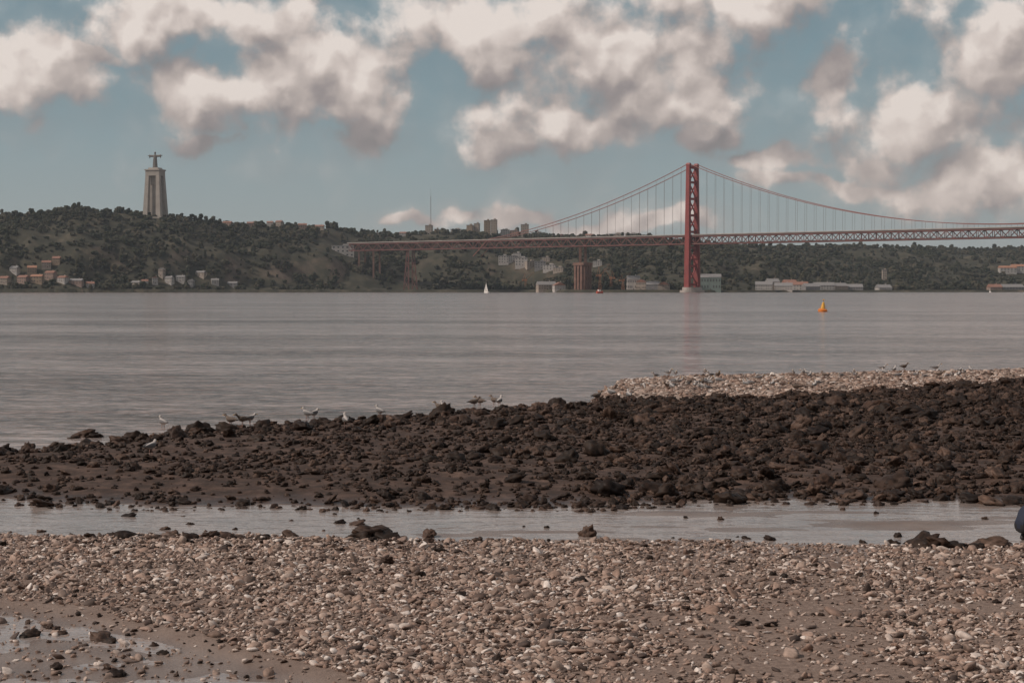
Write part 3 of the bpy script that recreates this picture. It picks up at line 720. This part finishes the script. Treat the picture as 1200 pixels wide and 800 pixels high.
for i,k in enumerate(names):
    me.skin_vertices[0].data[i].radius=(J[k][1],)*2;me.skin_vertices[0].data[i].use_root=(k=='pel')
md.use_smooth_shade=True
ob.modifiers.new('u','SUBSURF').levels=2
dg=bpy.context.evaluated_depsgraph_get();bme=bpy.data.meshes.new_from_object(ob.evaluated_get(dg));bpy.data.objects.remove(ob)
bme.materials.clear()
for mm in(skin,jk,tz,sh): bme.materials.append(mm)
for pl in bme.polygons:
    c=pl.center;best=None
    for a,b_,mi in E:
        A=Vector(J[a][0]);B=Vector(J[b_][0]);tt_=max(0,min(1,(c-A).dot(B-A)/(B-A).length_squared));dd=(c-(A+(B-A)*tt_)).length-.6*(J[a][1]*(1-tt_)+J[b_][1]*tt_)
        if best is None or dd<best[0]: best=(dd,mi)
    pl.material_index=best[1];pl.use_smooth=True
bme.name='body'
PE=empty('crouching_person',(0,0,0));bo=bpy.data.objects.new('body',bme);scene.collection.objects.link(bo);bo.parent=PE
h=MB();X3,Y3=Vector((1,0,0)),Vector((0,1,0));hc=Vector((-.205,0,.60))
def hs(z,rx,ry,dx=0): return (hc+Vector((dx,0,z)),rx,ry,X3,Y3)
h.loft([hs(-.085,.02,.025,-.03),hs(-.075,.05,.045,-.02),hs(-.04,.072,.06,-.008),hs(0,.085,.068),hs(.04,.085,.07),hs(.07,.07,.06),hs(.09,.035,.03)],18,0)
h.loft([hs(-.035,.012,.012,-.085),hs(-.02,.016,.014,-.088),hs(.015,.006,.008,-.082)],8,0)
for s_ in(-1,1):
    h.box(hc+Vector((-.078,s_*.028,.012)),(.012,.018,.01),2)
    h.loft([(hc+Vector((.0,s_*(.066+q_*.01),.0)),.012,.024,X3,Vector((0,0,1))) for q_ in(0,1)],8,0)
h.box(hc+Vector((-.073,0,-.052)),(.012,.035,.006),3)
h.loft([hs(-.045,.045,.062,.035),hs(0,.065,.076,.028),hs(.035,.085,.08,.01),hs(.075,.078,.07,.004),hs(.105,.04,.04)],18,1)
h.obj('head',[skin,hr,eye,mat('lips',(.35,.13,.1),.5)],PE,smooth=True)
x_,y_=G(1200,634);PE.location=(x_-.04,y_,float(ground(np.array([x_]),np.array([y_]))[0][0]));PE.location.z=max(PE.location.z,-.01)-.005
PE.rotation_euler=(0,0,math.radians(200))

# ================================================================ LIGHT
SE,SA=math.radians(42),math.radians(-105)
ts=Vector((math.sin(SA)*math.cos(SE),math.cos(SA)*math.cos(SE),math.sin(SE)))
sl=bpy.data.lights.new('sun','SUN');sl.energy=2.9;sl.angle=math.radians(.6);sl.color=(1,.90,.81)
so=bpy.data.objects.new('sun',sl);scene.collection.objects.link(so);so.rotation_euler=ts.to_track_quat('Z','Y').to_euler()

# ================================================================ SKY
def azel(px,py):
    v=ray(px,py).normalized();return math.atan2(v.x,v.y),math.asin(v.z)
big=[(15,78,130,52),(215,18,180,48),(250,112,100,60),(385,90,125,76),(560,30,130,56),(700,60,165,80),(800,115,100,62),(660,145,120,54),(870,5,200,44),(1085,150,90,62),(1180,65,100,92),(1150,218,100,46)]
small=[(430,158,52,36),(225,168,46,16),(590,172,52,30),(830,165,55,28),(973,88,36,48),(1020,185,75,34),(920,190,80,16),(985,218,90,14),(618,256,60,15),(690,262,60,16),(555,256,36,11),(488,264,44,8),(330,30,70,36),(100,60,60,20),(780,262,60,9)]
w=bpy.data.worlds.new('World');scene.world=w;w.use_nodes=True;nt=w.node_tree
try: w.cycles.sampling_method='NONE'
except Exception as e: print(e)
N=nt.nodes.new;L=nt.links.new
for x in list(nt.nodes): nt.nodes.remove(x)
def M(op,a,b_=None,c=None,clamp=False):
    x=N('ShaderNodeMath');x.operation=op;x.use_clamp=clamp
    for i,v in enumerate((a,b_,c)):
        if v is None: continue
        if isinstance(v,(int,float)): x.inputs[i].default_value=v
        else: L(v,x.inputs[i])
    return x.outputs[0]
def VM(op,a,b_=None,c=None,sc=None):
    x=N('ShaderNodeVectorMath');x.operation=op
    for i,v in enumerate((a,b_,c)):
        if v is None: continue
        if isinstance(v,tuple): x.inputs[i].default_value=v
        else: L(v,x.inputs[i])
    if sc is not None: x.inputs['Scale'].default_value=sc
    return x
def NT(vec,sc,det,rough=.55,out='Fac'):
    n=N('ShaderNodeTexNoise');n.noise_dimensions='2D';n.inputs['Scale'].default_value=sc;n.inputs['Detail'].default_value=det;n.inputs['Roughness'].default_value=rough
    L(vec,n.inputs['Vector']);return n.outputs[out]
def VO(vec,sc):
    n=N('ShaderNodeTexVoronoi');n.voronoi_dimensions='2D';n.feature='SMOOTH_F1';n.inputs['Scale'].default_value=sc;n.inputs['Smoothness'].default_value=.35
    L(vec,n.inputs['Vector']);return n.outputs['Distance']
def MR(v,a,b_,smooth=False,c=0.0,e=1.0):
    x=N('ShaderNodeMapRange');x.inputs[1].default_value=a;x.inputs[2].default_value=b_;x.inputs[3].default_value=c;x.inputs[4].default_value=e
    if smooth:x.interpolation_type='SMOOTHSTEP'
    L(v,x.inputs[0]);return x.outputs[0]
tc=N('ShaderNodeTexCoord');nv=VM('NORMALIZE',tc.outputs['Generated']).outputs[0]
sx=N('ShaderNodeSeparateXYZ');L(nv,sx.inputs[0])
az=M('ARCTAN2',sx.outputs[0],sx.outputs[1]);el=M('ARCSINE',sx.outputs[2])
cb_=N('ShaderNodeCombineXYZ');L(az,cb_.inputs[0]);L(el,cb_.inputs[1])
AE=cb_.outputs[0]
wn=NT(AE,18,4,.5,'Color')
warp=VM('SCALE',VM('SUBTRACT',wn,(.5,.5,.5)).outputs[0],sc=.040).outputs[0]
pp=VM('ADD',AE,warp).outputs[0]
wn2=NT(AE,60,4,.55,'Color')
pv_=VM('ADD',VM('ADD',AE,VM('SCALE',warp,sc=.6).outputs[0]).outputs[0],VM('SCALE',VM('SUBTRACT',wn2,(.5,.5,.5)).outputs[0],sc=.014).outputs[0]).outputs[0]
def blobs(p,lst,off=(0,0)):
    acc=None
    for px,py,rx,ry_ in lst:
        a,e=azel(px,py);a-=off[0];e-=off[1];ix,iy=F/rx,F/ry_
        ln=VM('LENGTH',VM('MULTIPLY_ADD',p,(ix,iy,0),(-a*ix,-e*iy,0)).outputs[0]).outputs['Value']
        acc=ln if acc is None else M('SMOOTH_MIN',acc,ln,.35)
    return M('SUBTRACT',1.0,acc)
bB=blobs(pp,big);bS=blobs(pp,small)
OFF=(-.006,.022)
bB2=blobs(pp,big,OFF)
def puff(p):
    a=M('MULTIPLY',M('SUBTRACT',.42,VO(p,24)),1.4)
    return M('ADD',a,M('MULTIPLY',M('SUBTRACT',.42,VO(p,62)),.65))
p1=puff(pv_);p2=puff(VM('ADD',pv_,(-.004,.010,0)).outputs[0])
n1=NT(AE,34,7,.60)
blob=M('MAXIMUM',M('MAXIMUM',bB,bS),-1.2)
aa=M('ABSOLUTE',az)
o1=M('MULTIPLY',M('SUBTRACT',aa,.33),8,clamp=True);o2=M('MULTIPLY',M('SUBTRACT',el,.19),10,clamp=True)
om_=M('MAXIMUM',o1,o2)
gen=M('MULTIPLY',M('SUBTRACT',NT(AE,5,3),.47),7)
gen=M('SUBTRACT',gen,M('MULTIPLY',M('SUBTRACT',1.0,om_),6))
val=M('MAXIMUM',blob,gen)
val=M('ADD',val,M('ADD',M('MULTIPLY',p1,.50),M('MULTIPLY',M('SUBTRACT',n1,.5),1.5)))
cov=MR(val,-.22,.55,True)
veil=M('MULTIPLY',MR(val,-.9,.0,True),.16)
fac=M('MAXIMUM',cov,veil)
fac=M('MULTIPLY',M('MULTIPLY',fac,MR(el,0.0,.03)),.98)
dd_=M('ADD',M('MULTIPLY',M('SUBTRACT',M('MAXIMUM',bB,-.4),M('MAXIMUM',bB2,-.4)),.55),M('MULTIPLY',M('SUBTRACT',p1,p2),.62))
shd=M('ADD',.57,dd_)
shd=M('ADD',shd,M('MULTIPLY',M('SUBTRACT',n1,.5),.45))
shd=M('SUBTRACT',shd,M('MULTIPLY',M('MAXIMUM',M('SUBTRACT',val,.6),0),.08),clamp=True)
out=N('ShaderNodeOutputWorld');bg=N('ShaderNodeBackground');bg2=N('ShaderNodeBackground');ms=N('ShaderNodeMixShader')
sky=N('ShaderNodeTexSky');sky.sky_type='NISHITA';sky.sun_disc=False;sky.sun_elevation=SE;sky.sun_rotation=SA;sky.air_density=1.0;sky.dust_density=1.0;sky.ozone_density=1.0
tm=N('ShaderNodeMix');tm.data_type='RGBA';tm.blend_type='MULTIPLY';tm.inputs[0].default_value=1
tm.inputs[7].default_value=(.085,.085,.085,1)
L(sky.outputs[0],tm.inputs[6])
er=N('ShaderNodeValToRGB');ee=er.color_ramp.elements
stp=[(0,(.33,.36,.375)),(.10,(.285,.335,.36)),(.3,(.195,.285,.32)),(.5,(.145,.245,.285)),(1,(.08,.18,.24))]
while len(ee)<len(stp): ee.new(.5)
for i,(p_,c_) in enumerate(stp): ee[i].position=p_;ee[i].color=(*c_,1)
L(MR(el,0,.36),er.inputs['Fac'])
tm2=N('ShaderNodeMix');tm2.data_type='RGBA';tm2.inputs[0].default_value=.82
L(tm.outputs[2],tm2.inputs[6]);L(er.outputs['Color'],tm2.inputs[7])
L(tm2.outputs[2],bg.inputs['Color']);bg.inputs['Strength'].default_value=1
cr=N('ShaderNodeValToRGB');els=cr.color_ramp.elements
stops=[(0,(.235,.215,.215)),(.3,(.32,.28,.275)),(.55,(.45,.39,.365)),(.8,(.63,.55,.51)),(1,(.78,.70,.65))]
while len(els)<len(stops): els.new(.5)
for i,(p_,c_) in enumerate(stops): els[i].position=p_;els[i].color=(*c_,1)
L(shd,cr.inputs['Fac']);L(cr.outputs['Color'],bg2.inputs['Color']);bg2.inputs['Strength'].default_value=1
L(fac,ms.inputs[0]);L(bg.outputs[0],ms.inputs[1]);L(bg2.outputs[0],ms.inputs[2]);L(ms.outputs[0],out.inputs['Surface'])

# ================================================================ CAMERA
cd=bpy.data.cameras.new('camera');cam=bpy.data.objects.new('camera',cd);scene.collection.objects.link(cam)
cam.location=(0,0,CAMH);cam.rotation_euler=(math.pi/2-P,0,0);cd.lens=60;cd.sensor_width=36;cd.clip_start=.1;cd.clip_end=30000
scene.camera=cam
